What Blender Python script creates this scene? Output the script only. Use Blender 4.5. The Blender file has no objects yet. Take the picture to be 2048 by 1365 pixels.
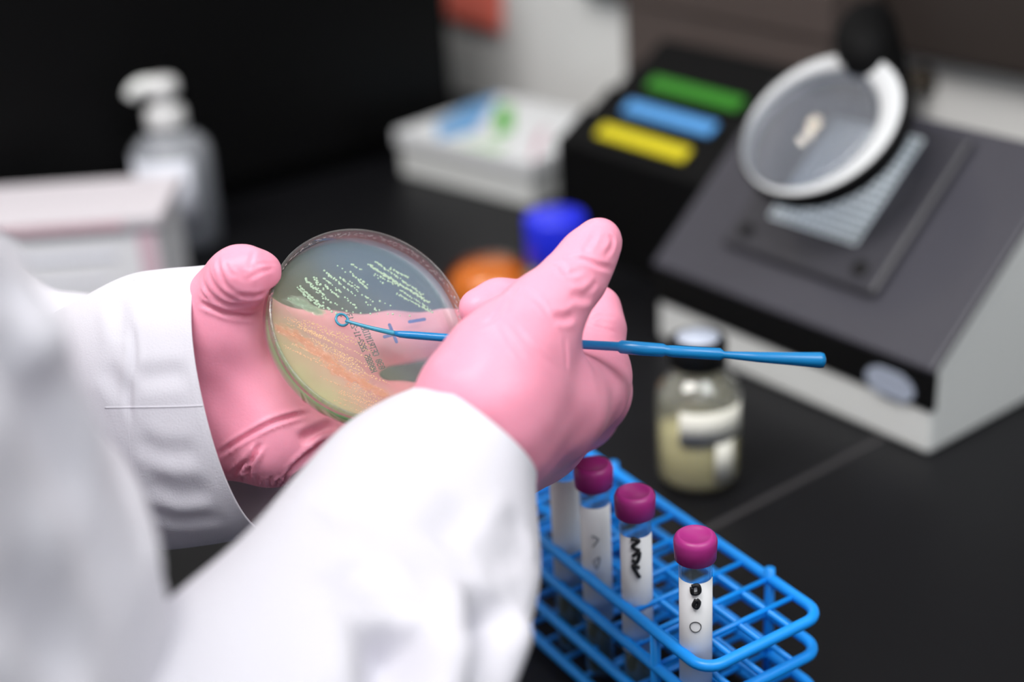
import bpy, bmesh, math, random
import numpy as np
from mathutils import Vector, Matrix
from mathutils.bvhtree import BVHTree

random.seed(4)
rng = np.random.default_rng(4)
SC = bpy.context.scene

# ------------------------------------------------------------------ camera
W, H, FPX, CX, CY = 2048, 1365, 2844.0, 1024.0, 682.5
ZB = 0.9                                   # bench top height
CAM = np.array([0.0, 0.0, 1.35])
_d = np.array([(1400 - CX) / FPX, -(6700 - CY) / FPX, -1.0]); _d /= np.linalg.norm(_d)
_z = -_d
_f = np.array([0, 0, -1.0]); _y = _f - _f.dot(_z) * _z; _y /= np.linalg.norm(_y)
M = np.array([np.cross(_y, _z), _y, _z])   # world from camera
cam = bpy.data.cameras.new('camera')
cam.sensor_width = 36.0
cam.lens = 36.0 * FPX / W
cam.clip_start = 0.01
cam.dof.use_dof = True
cam.dof.focus_distance = 0.582
cam.dof.aperture_fstop = 2.8
cam_ob = bpy.data.objects.new('camera', cam)
SC.collection.objects.link(cam_ob)
mm = Matrix([list(M[i]) + [CAM[i]] for i in range(3)] + [[0, 0, 0, 1]])
cam_ob.matrix_world = mm
SC.camera = cam_ob

# ------------------------------------------------------------------ world, lights, exposure
SC.view_settings.view_transform = 'Standard'
SC.view_settings.look = 'None'
SC.view_settings.gamma = 1.0
SC.view_settings.use_curve_mapping = False
SC.view_settings.exposure = 0.0
SC.cycles.use_denoising = True
SC.cycles.max_bounces = 12
SC.cycles.transparent_max_bounces = 24
SC.cycles.caustics_reflective = False
SC.cycles.caustics_refractive = False
SC.cycles.sample_clamp_indirect = 4.0
wd = bpy.data.worlds.new('room_light'); SC.world = wd; wd.use_nodes = True
wd.node_tree.nodes['Background'].inputs[0].default_value = (0.80, 0.86, 1.0, 1)
wd.node_tree.nodes['Background'].inputs[1].default_value = 0.28

def area(name, loc, target, sx, sy, power, col=(1, 1, 1)):
    l = bpy.data.lights.new(name, 'AREA'); l.shape = 'RECTANGLE'; l.size = sx; l.size_y = sy
    l.energy = power; l.color = col
    o = bpy.data.objects.new(name, l); SC.collection.objects.link(o)
    o.location = loc
    o.rotation_euler = (Vector(target) - Vector(loc)).to_track_quat('-Z', 'Y').to_euler()
    return o
area('ceiling_light_over_bench', (-0.80, 0.15, 2.75), (-0.80, 0.15, 0), 1.4, 0.7, 45, (1.0, 0.97, 0.95))
area('ceiling_light_right', (1.0, -0.25, 2.75), (1.0, -0.25, 0), 1.4, 0.9, 31, (0.95, 0.98, 1.0))
area('ceiling_light_behind', (-0.1, -1.4, 2.75), (-0.1, -1.4, 0), 1.4, 0.7, 8, (1.0, 0.98, 0.96))

area('warm_ceiling_spot', (-0.86, 1.66, 2.7), (-0.86, 1.66, 0), 0.11, 0.11, 0.75, (1.0, 0.86, 0.66))

# ------------------------------------------------------------------ frames of reference
def ray(x, y): return M @ np.array([(x - CX) / FPX, -(y - CY) / FPX, -1.0])
def P(x, y, dep): return CAM + ray(x, y) * dep                 # a point seen at a pixel, at a depth
def G(x, y, z=0.0):                                            # a point seen at a pixel, at a height over the bench
    r = ray(x, y); return CAM + r * ((ZB + z - CAM[2]) / r[2])
def proj(p):
    q = M.T @ (np.asarray(p) - CAM); return np.array([CX + FPX * q[0] / -q[2], CY - FPX * q[1] / -q[2], -q[2]])
def onplane(x, y, p0, n):
    r = ray(x, y); return CAM + r * ((np.asarray(p0) - CAM).dot(n) / r.dot(n))
C0 = G(1856, 912)
U = np.array([-0.593, 0.805, 0.0]); U /= np.linalg.norm(U)
V = np.array([U[1], -U[0], 0.0])
def B(u, v, z=0.0): return C0 + U * u + V * v + np.array([0, 0, z])   # bench frame: u along the wall, v towards it
YAW = math.atan2(V[1], V[0])                                          # local x of bench-aligned things = V

# ------------------------------------------------------------------ materials
def lin(c):
    return tuple(((x / 255) / 12.92 if x / 255 <= 0.04045 else ((x / 255 + 0.055) / 1.055) ** 2.4) for x in c)
def mat(name, rgb, rough=0.5, metal=0.0, srgb=True, spec=0.5, noise=0.0, nscale=40, bump=0.0, bscale=300, **kw):
    m = bpy.data.materials.new(name); m.use_nodes = True
    nt = m.node_tree; b = nt.nodes['Principled BSDF']
    col = lin(rgb) if srgb else rgb
    b.inputs['Base Color'].default_value = (*col, 1)
    b.inputs['Roughness'].default_value = rough
    b.inputs['Metallic'].default_value = metal
    b.inputs['Specular IOR Level'].default_value = spec
    for k, v_ in kw.items():
        b.inputs[k.replace('_', ' ')].default_value = v_
    tc = nt.nodes.new('ShaderNodeTexCoord')
    if noise:
        n = nt.nodes.new('ShaderNodeTexNoise'); n.inputs['Scale'].default_value = nscale; n.inputs['Detail'].default_value = 4
        nt.links.new(tc.outputs['Object'], n.inputs['Vector'])
        mx = nt.nodes.new('ShaderNodeMix'); mx.data_type = 'RGBA'
        mx.inputs[6].default_value = (*[c * (1 - noise) for c in col], 1)
        mx.inputs[7].default_value = (*[min(1, c * (1 + noise)) for c in col], 1)
        nt.links.new(n.outputs['Fac'], mx.inputs[0]); nt.links.new(mx.outputs[2], b.inputs['Base Color'])
    if bump:
        n2 = nt.nodes.new('ShaderNodeTexNoise'); n2.inputs['Scale'].default_value = bscale; n2.inputs['Detail'].default_value = 3
        nt.links.new(tc.outputs['Object'], n2.inputs['Vector'])
        bp = nt.nodes.new('ShaderNodeBump'); bp.inputs['Strength'].default_value = bump; bp.inputs['Distance'].default_value = 0.0005
        nt.links.new(n2.outputs['Fac'], bp.inputs['Height']); nt.links.new(bp.outputs['Normal'], b.inputs['Normal'])
    return m
def fresnel(nt, ior):
    fr = nt.nodes.new('ShaderNodeFresnel'); ge = nt.nodes.new('ShaderNodeNewGeometry')
    ma_ = nt.nodes.new('ShaderNodeMath'); ma_.operation = 'MULTIPLY_ADD'; ma_.inputs[1].default_value = 1 / ior - ior; ma_.inputs[2].default_value = ior
    nt.links.new(ge.outputs['Backfacing'], ma_.inputs[0]); nt.links.new(ma_.outputs[0], fr.inputs[0]); return fr
def clear(name, tint=(1, 1, 1), opacity=0.0, body=(1, 1, 1), rough=0.03, refl=1.0):
    """thin clear plastic or glass: tinted see-through, a share of milky body, a Fresnel gloss"""
    m = bpy.data.materials.new(name); m.use_nodes = True; nt = m.node_tree
    for n in list(nt.nodes):
        if n.type == 'BSDF_PRINCIPLED': nt.nodes.remove(n)
    out = nt.nodes['Material Output']
    t = nt.nodes.new('ShaderNodeBsdfTransparent'); t.inputs[0].default_value = (*tint, 1)
    d = nt.nodes.new('ShaderNodeBsdfDiffuse'); d.inputs[0].default_value = (*body, 1)
    tr = nt.nodes.new('ShaderNodeBsdfTranslucent'); tr.inputs[0].default_value = (*body, 1)
    dm = nt.nodes.new('ShaderNodeMixShader'); dm.inputs[0].default_value = 0.4
    nt.links.new(d.outputs[0], dm.inputs[1]); nt.links.new(tr.outputs[0], dm.inputs[2])
    m1 = nt.nodes.new('ShaderNodeMixShader'); m1.inputs[0].default_value = opacity
    nt.links.new(t.outputs[0], m1.inputs[1]); nt.links.new(dm.outputs[0], m1.inputs[2])
    g = nt.nodes.new('ShaderNodeBsdfGlossy'); g.inputs['Roughness'].default_value = rough
    fr = fresnel(nt, 1.5)
    mu = nt.nodes.new('ShaderNodeMath'); mu.operation = 'MULTIPLY'; mu.inputs[1].default_value = refl
    nt.links.new(fr.outputs[0], mu.inputs[0])
    m2 = nt.nodes.new('ShaderNodeMixShader'); nt.links.new(mu.outputs[0], m2.inputs[0])
    nt.links.new(m1.outputs[0], m2.inputs[1]); nt.links.new(g.outputs[0], m2.inputs[2])
    nt.links.new(m2.outputs[0], out.inputs[0])
    m['op'] = m1.name; m['dm'] = dm.name
    return m
def glass(name, col=(1, 1, 1), rough=0.0, ior=1.45):
    m = bpy.data.materials.new(name); m.use_nodes = True; b = m.node_tree.nodes['Principled BSDF']
    b.inputs['Base Color'].default_value = (*col, 1); b.inputs['Transmission Weight'].default_value = 1
    b.inputs['Roughness'].default_value = rough; b.inputs['IOR'].default_value = ior
    return m

# ------------------------------------------------------------------ object helpers
MW = {}
def tag(o, label=None, cat=None, group=None, kind=None):
    if label: o['label'] = label
    if cat: o['category'] = cat
    if group: o['group'] = group
    if kind: o['kind'] = kind
    return o
def link(o, parent=None):
    SC.collection.objects.link(o)
    if parent is not None: o.parent = parent
    return o
def thing(name, label, cat, loc, rotz=0.0, group=None, rot=None):
    o = bpy.data.objects.new(name, None); o.empty_display_size = 0.02; link(o)
    mw = rot if rot is not None else (Matrix.Translation(Vector(loc)) @ Matrix.Rotation(rotz, 4, 'Z'))
    o.matrix_world = mw; MW[o.name] = mw.copy()
    return tag(o, label, cat, group)
def build(name, verts, faces, m, parent=None, smooth=True, world=True, mats=None, fm=None):
    """one mesh object; verts in world space are moved into the parent's space"""
    v = np.asarray(verts, float)
    if parent is not None:
        pw = MW[parent.name]
        if world:
            inv = np.array(pw.inverted()); v = v @ inv[:3, :3].T + inv[:3, 3]
    me = bpy.data.meshes.new(name)
    me.from_pydata(v.tolist(), [], [list(map(int, f)) for f in faces]); me.update()
    for x in (mats or [m]): me.materials.append(x)
    if fm is not None: me.polygons.foreach_set('material_index', fm)
    if smooth: me.polygons.foreach_set('use_smooth', [True] * len(me.polygons))
    o = bpy.data.objects.new(name, me); link(o, parent)
    MW[o.name] = (MW[parent.name] if parent is not None else Matrix.Identity(4)).copy()
    return o
class MB:
    """collects shapes into one mesh"""
    def __init__(s): s.v = []; s.f = []
    def add(s, v, f):
        b = len(s.v); s.v += [tuple(map(float, p)) for p in v]; s.f += [[i + b for i in q] for q in f]; return s
    def make(s, name, m, parent=None, smooth=True, world=True): return build(name, s.v, s.f, m, parent, smooth, world)
def box_mesh(lo, hi, bev=0.0, seg=2):
    bm = bmesh.new(); bmesh.ops.create_cube(bm, size=1)
    lo = np.array(lo, float); hi = np.array(hi, float)
    for x in bm.verts: x.co = Vector(((x.co[i] + .5) * (hi[i] - lo[i]) + lo[i] for i in range(3)))
    if bev: bmesh.ops.bevel(bm, geom=list(bm.edges), offset=bev, segments=seg, affect='EDGES', profile=.5)
    v = [tuple(x.co) for x in bm.verts]; bm.verts.index_update(); f = [[x.index for x in q.verts] for q in bm.faces]; bm.free()
    return v, f
def prism(poly, axis, a, b, bev=0.0):
    """poly: 2-D outline in the two other axes, extruded along axis"""
    bm = bmesh.new(); o = [i for i in range(3) if i != axis]
    def mk(t):
        r = []
        for p in poly:
            c = [0, 0, 0]; c[axis] = t; c[o[0]] = p[0]; c[o[1]] = p[1]; r.append(bm.verts.new(c))
        return r
    A = mk(a); Bq = mk(b); n = len(poly)
    bm.faces.new(A); bm.faces.new(list(reversed(Bq)))
    for i in range(n): bm.faces.new([A[i], Bq[i], Bq[(i + 1) % n], A[(i + 1) % n]])
    bmesh.ops.recalc_face_normals(bm, faces=bm.faces)
    if bev: bmesh.ops.bevel(bm, geom=list(bm.edges), offset=bev, segments=2, affect='EDGES', profile=.5)
    bm.verts.index_update(); v = [tuple(x.co) for x in bm.verts]; f = [[x.index for x in q.verts] for q in bm.faces]; bm.free()
    return v, f
def lathe(prof, n=48, caps=True):
    v = []; f = []
    for r, z in prof:
        for i in range(n):
            a = 2 * math.pi * i / n; v.append((r * math.cos(a), r * math.sin(a), z))
    k = len(prof)
    for j in range(k - 1):
        for i in range(n):
            f.append([j * n + i, j * n + (i + 1) % n, (j + 1) * n + (i + 1) % n, (j + 1) * n + i])
    if caps:
        if prof[0][0] > 1e-6: f.append(list(range(n))[::-1])
        if prof[-1][0] > 1e-6: f.append([(k - 1) * n + i for i in range(n)])
    return v, f
def tube(path, r, n=10, closed=False, flat=None):
    path = np.asarray(path, float); k = len(path)
    rr = np.full(k, r) if np.isscalar(r) else np.asarray(r, float)
    if closed: T = np.roll(path, -1, 0) - np.roll(path, 1, 0)
    else: T = np.gradient(path, axis=0)
    T /= np.linalg.norm(T, axis=1)[:, None] + 1e-12
    up = np.array([0, 0, 1.0]) if abs(T[0][2]) < .9 else np.array([1.0, 0, 0])
    N = []
    nrm = up - up.dot(T[0]) * T[0]; nrm /= np.linalg.norm(nrm)
    for t in T:
        nrm = nrm - nrm.dot(t) * t; nrm /= np.linalg.norm(nrm); N.append(nrm)
    v = []; f = []
    for i in range(k):
        b = np.cross(T[i], N[i])
        for j in range(n):
            a = 2 * math.pi * j / n; v.append(path[i] + rr[i] * (math.cos(a) * N[i] + math.sin(a) * b))
    m_ = k if closed else k - 1
    for i in range(m_):
        i2 = (i + 1) % k
        for j in range(n): f.append([i * n + j, i * n + (j + 1) % n, i2 * n + (j + 1) % n, i2 * n + j])
    if not closed:
        f.append(list(range(n))[::-1]); f.append([(k - 1) * n + j for j in range(n)])
    return v, f
def smooth_path(pts, n=40):
    """Catmull-Rom through points"""
    p = np.asarray(pts, float); p = np.vstack([2 * p[0] - p[1], p, 2 * p[-1] - p[-2]]); out = []
    k = len(p) - 3
    for t in np.linspace(0, k - 1e-9, n):
        i = int(t); s = t - i; a, b, c, d = p[i:i + 4]
        out.append(.5 * (2 * b + (c - a) * s + (2 * a - 5 * b + 4 * c - d) * s * s + (3 * b - a - 3 * c + d) * s ** 3))
    return np.array(out)
def xf(vf, fn): return [fn(p) for p in vf[0]], vf[1]
def toB(p): return B(p[0], p[1], p[2])          # local (u, v, z) to world

# ------------------------------------------------------------------ SDF modelling (hands, body)
def cone_sdf(X, a, b, ra, rb):
    ab = b - a; t = np.clip(((X - a) @ ab) / max(ab @ ab, 1e-12), 0, 1)
    return np.linalg.norm(X - (a + t[..., None] * ab), axis=-1) - (ra + (rb - ra) * t)
def smin(a, b, k):
    h = np.clip(.5 + .5 * (b - a) / k, 0, 1); return b * (1 - h) + a * h - k * h * (1 - h)
def chain_sdf(X, pts, k):
    d = None
    for (a, ra), (b, rb) in zip(pts[:-1], pts[1:]):
        c = cone_sdf(X, a, b, ra, rb); d = c if d is None else smin(d, c, k)
    return d
def nets(Fn, lo, hi, h):
    ax = [np.arange(lo[i], hi[i] + h, h) for i in range(3)]
    F = np.empty([len(a) for a in ax], np.float32)
    for i, x in enumerate(ax[0]):
        X = np.stack(np.meshgrid([x], ax[1], ax[2], indexing='ij'), -1)[0]
        F[i] = Fn(X)
    S = F < 0; n = np.array(F.shape) - 1
    acc = np.zeros((*n, 3)); cnt = np.zeros(n)
    off = [(i, j, k) for i in (0, 1) for j in (0, 1) for k in (0, 1)]
    def sl(o, A): return A[o[0]:o[0] + n[0], o[1]:o[1] + n[1], o[2]:o[2] + n[2]]
    for a in range(3):
        for o in off:
            if o[a]: continue
            o2 = list(o); o2[a] = 1
            f0 = sl(o, F); f1 = sl(o2, F); mk = (f0 < 0) != (f1 < 0)
            t = np.where(mk, f0 / np.where(mk, f0 - f1, 1), 0)
            for c in range(3): acc[..., c] += np.where(mk, (t if c == a else o[c]), 0)
            cnt += mk
    act = cnt > 0; idx = -np.ones(n, int); idx[act] = np.arange(act.sum())
    ijk = np.argwhere(act)
    v = (ijk + acc[act] / cnt[act][:, None]) * h + np.array([a[0] for a in ax])
    faces = []
    for a in range(3):
        b, c = (a + 1) % 3, (a + 2) % 3
        s0 = [slice(1, -1)] * 3; s1 = [slice(1, -1)] * 3; s0[a] = slice(0, -1); s1[a] = slice(1, None)
        A0 = S[tuple(s0)]; A1 = S[tuple(s1)]
        e = np.argwhere(A0 != A1)
        if not len(e): continue
        flip = A0[A0 != A1]
        base = e + 1; base[:, a] -= 1
        def q(db, dc):
            t = base.copy(); t[:, b] -= db; t[:, c] -= dc; return idx[t[:, 0], t[:, 1], t[:, 2]]
        Q = np.stack([q(1, 1), q(0, 1), q(0, 0), q(1, 0)], 1)
        Q[~flip] = Q[~flip][:, ::-1]
        faces.append(Q)
    return v, np.vstack(faces)
def relax(v, f, it=4, lam=.5):
    e = np.vstack([f[:, [0, 1]], f[:, [1, 2]], f[:, [2, 3]], f[:, [3, 0]]])
    deg = np.bincount(e.ravel(), minlength=len(v)).astype(float)[:, None] + 1e-9
    for _ in range(it):
        s = np.zeros_like(v)
        np.add.at(s, e[:, 0], v[e[:, 1]]); np.add.at(s, e[:, 1], v[e[:, 0]])
        v = v + lam * (s / deg - v)
    return v
def normals(v, f):
    a = np.cross(v[f[:, 2]] - v[f[:, 0]], v[f[:, 3]] - v[f[:, 1]]); n = np.zeros_like(v)
    for k in range(4): np.add.at(n, f[:, k], a)
    return n / (np.linalg.norm(n, axis=1)[:, None] + 1e-15)
def crease(v, n, bvh, path, depth, width, ridge=.6, fade=True, lim=None):
    """press a fold along a line seen on the surface: a groove with a raised lip on both sides"""
    pts = []
    pp = smooth_path([(x, y, 0) for x, y in path], max(12, 6 * len(path)))
    for x, y, _ in pp:
        r = Vector(ray(x, y)).normalized(); h = bvh.ray_cast(Vector(CAM), r)
        if h[0] is not None: pts.append(np.array(h[0]))
    if len(pts) < 3: return v
    pts = np.array(pts)
    lo = pts.min(0) - 4 * width; hi = pts.max(0) + 4 * width
    sel = np.where(((v > lo) & (v < hi)).all(1))[0]
    if not len(sel): return v
    X = v[sel]; best = np.full(len(sel), 9.); tt = np.zeros(len(sel))
    for i in range(len(pts) - 1):
        ab = pts[i + 1] - pts[i]
        t = np.clip(((X - pts[i]) @ ab) / max(ab @ ab, 1e-12), 0, 1)
        d = np.linalg.norm(X - pts[i] - t[:, None] * ab, axis=1); m_ = d < best
        best[m_] = d[m_]; tt[m_] = (i + t[m_]) / (len(pts) - 1)
    w = np.clip(np.minimum(tt, 1 - tt) * 5, 0, 1) if fade else 1.0
    q = best / width
    disp = -depth * np.exp(-q * q) + ridge * depth * np.exp(-((q - 1.7) / .8) ** 2)
    v = v.copy(); v[sel] += n[sel] * (disp * w)[:, None]
    return v
def bvh_of(v, f): return BVHTree.FromPolygons([Vector(p) for p in v], [list(map(int, q)) for q in f])

# ------------------------------------------------------------------ material set
M_bench = mat('black_epoxy', (15, 15, 18), .45, noise=.12, nscale=60, spec=.25)
M_seam = mat('seam_filler', (50, 48, 50), .6)
M_wall = mat('wall_paint', (246, 246, 244), .7, noise=.02, nscale=3)
M_floor = mat('vinyl_floor', (70, 72, 76), .5, noise=.1, nscale=20)
M_brown = mat('dark_brown_laminate', (48, 40, 36), .6, noise=.12, nscale=8)
M_blackcab = mat('black_enamel', (6, 6, 7), .55, spec=.15)
M_coat = mat('white_cotton', (215, 213, 221), .85, spec=.15, bump=.35, bscale=1400)
M_coat.node_tree.nodes['Principled BSDF'].inputs['Sheen Weight'].default_value = .15
M_glove = mat('pink_nitrile', (247, 160, 184), .42, spec=.35, bump=.12, bscale=900, noise=.03, nscale=150)
g_ = M_glove.node_tree.nodes['Principled BSDF']; g_.inputs['Subsurface Weight'].default_value = .25
g_.inputs['Subsurface Radius'].default_value = (.004, .0015, .0015); g_.inputs['Subsurface Scale'].default_value = 1.0
M_skin = mat('skin', (200, 150, 125), .5)
M_plast_white = mat('white_plastic', (238, 240, 238), .4)
M_plast_black = mat('black_plastic', (12, 12, 13), .5, spec=.25)
M_matteblack = mat('matte_black_plastic', (7, 7, 8), .7, spec=.15)
M_panel = mat('charcoal_panel', (62, 61, 70), .40, noise=.06, nscale=30)
M_panel2 = mat('charcoal_stage', (52, 51, 58), .4)
M_blue = mat('blue_rack', (20, 150, 246), .35)
M_loop = mat('blue_loop', (16, 136, 205), .25, Transmission_Weight=.25)
M_loopthin = mat('cyan_loop', (70, 170, 205), .2, Transmission_Weight=.35)
M_cap = mat('magenta_cap', (172, 46, 130), .4)
M_label = mat('paper_label', (226, 226, 228), .7)
M_ink = mat('black_ink', (25, 25, 28), .6)
M_inkblue = mat('blue_marker', (24, 50, 168), .5)
M_inkdot = mat('print_dots', (26, 20, 48), .5)
M_tubeglass = clear('tube_glass', (.93, .97, .98), .03, (.8, .9, .95))
M_glassclear = clear('bottle_glass', (.95, .96, .94), .11, (.95, .95, .86), .03, 1.5)

# ------------------------------------------------------------------ the room
def structure(name, vf, m, smooth=False):
    o = build(name, vf[0], vf[1], m, None, smooth); o['kind'] = 'structure'; return o
structure('floor', ([(-4, -3, 0), (4, -3, 0), (4, 4, 0), (-4, 4, 0)], [[0, 1, 2, 3]]), M_floor)
structure('wall_back', xf(box_mesh((-2.2, .30, -ZB), (2.2, .40, 1.9)), toB), M_wall)
structure('wall_left', xf(box_mesh((1.72, -3.2, -ZB), (1.80, .298, 1.9)), toB), M_wall)
structure('ceiling', ([(-4, -3, 2.8), (-4, 4, 2.8), (4, 4, 2.8), (4, -3, 2.8)], [[0, 1, 2, 3]]), M_plast_white)

t = thing('lab_bench', 'long black lab bench that everything in the photo stands on', 'bench', B(0, 0, -ZB))
for a, b in ((-1.6, .0310), (.0350, 1.7)):
    build('worktop', *xf(box_mesh((a, -.43, -.03), (b, .298, 0), .001), toB), M_bench, t, False)
build('joint', *xf(box_mesh((.0310, -.429, -.028), (.0350, .297, .0002)), toB), M_seam, t, False)
build('base_cabinet', *xf(box_mesh((-1.58, -.38, -ZB), (1.68, .29, -.03)), toB), M_plast_black, t, False)

t = thing('wall_cabinet', 'dark brown cabinet hung on the wall above the bench, only its lower edge in view', 'cabinet', B(0, .28, .16))
build('carcass', *xf(box_mesh((-1.4, .284, .152), (.66, .299, .75), .002), toB), M_brown, t, False)
build('door', *xf(box_mesh((-1.39, .277, .156), (-.36, .2839, .745), .002), toB), M_brown, t, False)
build('door', *xf(box_mesh((-.35, .277, .156), (.65, .2839, .745), .002), toB), M_brown, t, False)

CABH = .245
t = thing('equipment_cabinet', 'tall black equipment cabinet filling the dark upper left of the photo', 'cabinet', B(1.0, -.1))
build('body', *xf(box_mesh((.76, -.415, .0005), (1.35, .19, CABH), .006), toB), M_blackcab, t, False)
build('door', *xf(box_mesh((.75, -.41, .02), (.7599, .185, CABH - .008), .003), toB), M_blackcab, t, False)

p = lathe([(.0001, 0), (.012, 0), (.012, .006), (.007, .009), (.007, .022), (.010, .025), (.010, .031), (.0001, .032)], 24)
q0 = np.array(onplane(1850, 160, B(0, .30), V))
o = build('wall_peg', [q0 + U * a[0] + np.array([0, 0, a[1]]) - V * a[2] for a in p[0]], [f[::-1] for f in p[1]], mat('dark_brass', (74, 66, 56), .5))
tag(o, 'small dark round peg fixed to the pale wall behind the magnifier', 'peg')

# sticky note on the wall
q0 = onplane(886, -95, B(0, .2985), V)
ns = 10; vv = []; ff = []
for j in range(ns + 1):
    for i in range(ns + 1):
        s, r_ = i / ns, j / ns
        lift = .001 + .006 * r_ ** 2 * (0.5 + .5 * s)
        vv.append(q0 - U * (.110 * s) - np.array([0, 0, .076 * r_]) - V * lift)
for j in range(ns):
    for i in range(ns):
        a = j * (ns + 1) + i; ff.append([a, a + 1, a + ns + 2, a + ns + 1])
o = build('sticky_note', vv, ff, mat('coral_paper', (252, 124, 106), .8))
md = o.modifiers.new('thickness', 'SOLIDIFY'); md.thickness = .0004
tag(o, 'coral red sticky note on the wall above the white wipes box', 'sticky note')

# ------------------------------------------------------------------ colony counter with magnifier
t = thing('colony_counter', 'white and charcoal colony counter with sloping top and round magnifier', 'colony counter', B(.12, .06))
SL = math.atan(.86)
build('housing', *xf(prism([(0, 0), (.128, 0), (.128, .162), (.121, .162), (.001, .0565), (0, .054)], 0, 0.0, .240, .003), toB), M_plast_white, t, False)
build('front_panel', *xf(box_mesh((-.0005, -.0015, .030), (.2405, .004, .055), .001), toB), M_plast_black, t, False)
def topf(p):   # (u, along slope, height over slope) to world
    return B(p[0], p[1] * math.cos(SL) - p[2] * math.sin(SL), .0555 + p[1] * math.sin(SL) + p[2] * math.cos(SL))
build('top_panel', *xf(box_mesh((-.002, -.001, .0), (.242, .163, .006), .0022), topf), M_panel, t, False)
build('stage', *xf(box_mesh((.060, .030, .006), (.193, .153, .0125), .003), topf), M_panel2, t, False)
# counting grid
mg = bpy.data.materials.new('counting_grid_glass'); mg.use_nodes = True; nt = mg.node_tree; b_ = nt.nodes['Principled BSDF']
b_.inputs['Roughness'].default_value = .12
b_.inputs['Base Color'].default_value = (*lin((104, 118, 126)), 1)
gp = build('counting_plate', *xf(box_mesh((.092, .058, .0118), (.167, .143, .0132), .0005), topf), mg, t, False)
gl = MB()
for i in range(13):
    u_ = .093 + i * .073 / 12; gl.add(*xf(box_mesh((u_ - .0009, .0585, .0131), (u_ + .0009, .1425, .0136)), topf))
for j in range(15):
    s_ = .059 + j * .083 / 14; gl.add(*xf(box_mesh((.0925, s_ - .0009, .0131), (.1665, s_ + .0009, .0136)), topf))
gl.make('grid_lines', mat('white_grid', (236, 244, 248), .5), t, False)
for u_, s_ in ((.177, .044), (.079, .044)):
    pr = lathe([(.0001, .0125), (.0055, .0125), (.0055, .0142), (.0045, .0150), (.0001, .0150)], 24)
    build('thumb_screw', *xf(pr, lambda p, u_=u_, s_=s_: topf((p[0] + u_, p[1] + s_, p[2]))), M_plast_black, t)
# oval badge with horizontal bars on the front panel
bc = onplane(1781, 768, B(0, -.0015), V)
cu, cz = (bc - C0).dot(U), bc[2] - ZB
def oval(a, b, d0, d1, n=40):
    v = [(cu + a * math.cos(2 * math.pi * i / n), -d, cz + b * math.sin(2 * math.pi * i / n)) for d in (d0, d1) for i in range(n)]
    f = [list(range(n)), list(range(n, 2 * n))[::-1]] + [[i, i + n, (i + 1) % n + n, (i + 1) % n] for i in range(n)]
    return [toB(p) for p in v], f
bd = build('badge', *oval(.0195, .0105, .0014, .0022), mat('badge_dark', (40, 42, 52), .35), t, False)
bars = MB()
for i, zz in enumerate(np.linspace(-.0078, .0088, 9)):
    hw = .0185 * math.sqrt(max(0, 1 - (zz / .0105) ** 2)); 
    bars.add(*xf(box_mesh((cu - hw, -.0027, cz + zz - .00065), (cu + hw, -.0021, cz + zz + .00065)), toB))
build('badge_stripes', bars.v, bars.f, mat('badge_pale', (196, 206, 226), .35), bd, False)
# magnifier
lc = P(1642, 250, .91)
E1 = -U; E2 = V * math.cos(SL) + np.array([0, 0, math.sin(SL)]); E3 = np.cross(E1, E2); E3 = E3 if E3[2] > 0 else -E3
def lensf(p): return lc + E1 * p[0] + E2 * p[1] + E3 * p[2]
RL = .0568
def rimf(p):
    k = max(0, min(1, (RL - .003 - math.hypot(p[0], p[1])) / .006)); return lensf((p[0] - .0060 * k, p[1] - .0042 * k, p[2]))
build('magnifier_ring', *xf(lathe([(RL - .005, -.013), (RL - .001, -.013), (RL, -.011), (RL, .001), (RL - .001, .0022), (RL - .003, .0024)], 96, False), lensf), M_plast_black, t)
build('magnifier_rim', *xf(lathe([(RL - .002, .0022), (RL - .003, .0032), (RL - .0095, .0012), (RL - .0105, -.0005), (RL - .0105, -.012), (RL - .0045, -.0128)], 96, False), rimf), mat('pale_rim', (216, 218, 220), .35), t)
lp = [(.0001, .0052)] + [(r_, .0052 - 1.5 * r_ * r_) for r_ in np.linspace(.006, RL - .0100, 10)] + [(r_, -.008 + 1.7 * r_ * r_) for r_ in np.linspace(RL - .0105, .006, 10)] + [(.0001, -.008)]
build('lens', *xf(lathe(lp, 64, False), lambda p: lensf((p[0] - .0060, p[1] - .0042, p[2]))), clear('lens_glass', (.82, .84, .88), .16, (.62, .65, .72), .02, 1.6), t)
a0 = B(.137, .115, .158)
arm = smooth_path([B(.136, .128, .135), B(.139, .126, .172), B(.148, .122, .205), B(.149, .112, .222), B(.142, .094, .221), lensf((.0, RL - .002, .001)), lensf((.0, RL - .008, -.006))], 50)
rr = np.interp(np.linspace(0, 1, 50), [0, .35, .6, .8, 1], [.013, .014, .017, .018, .012])
build('magnifier_arm', *tube(arm, rr, 20), M_matteblack, t)

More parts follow.
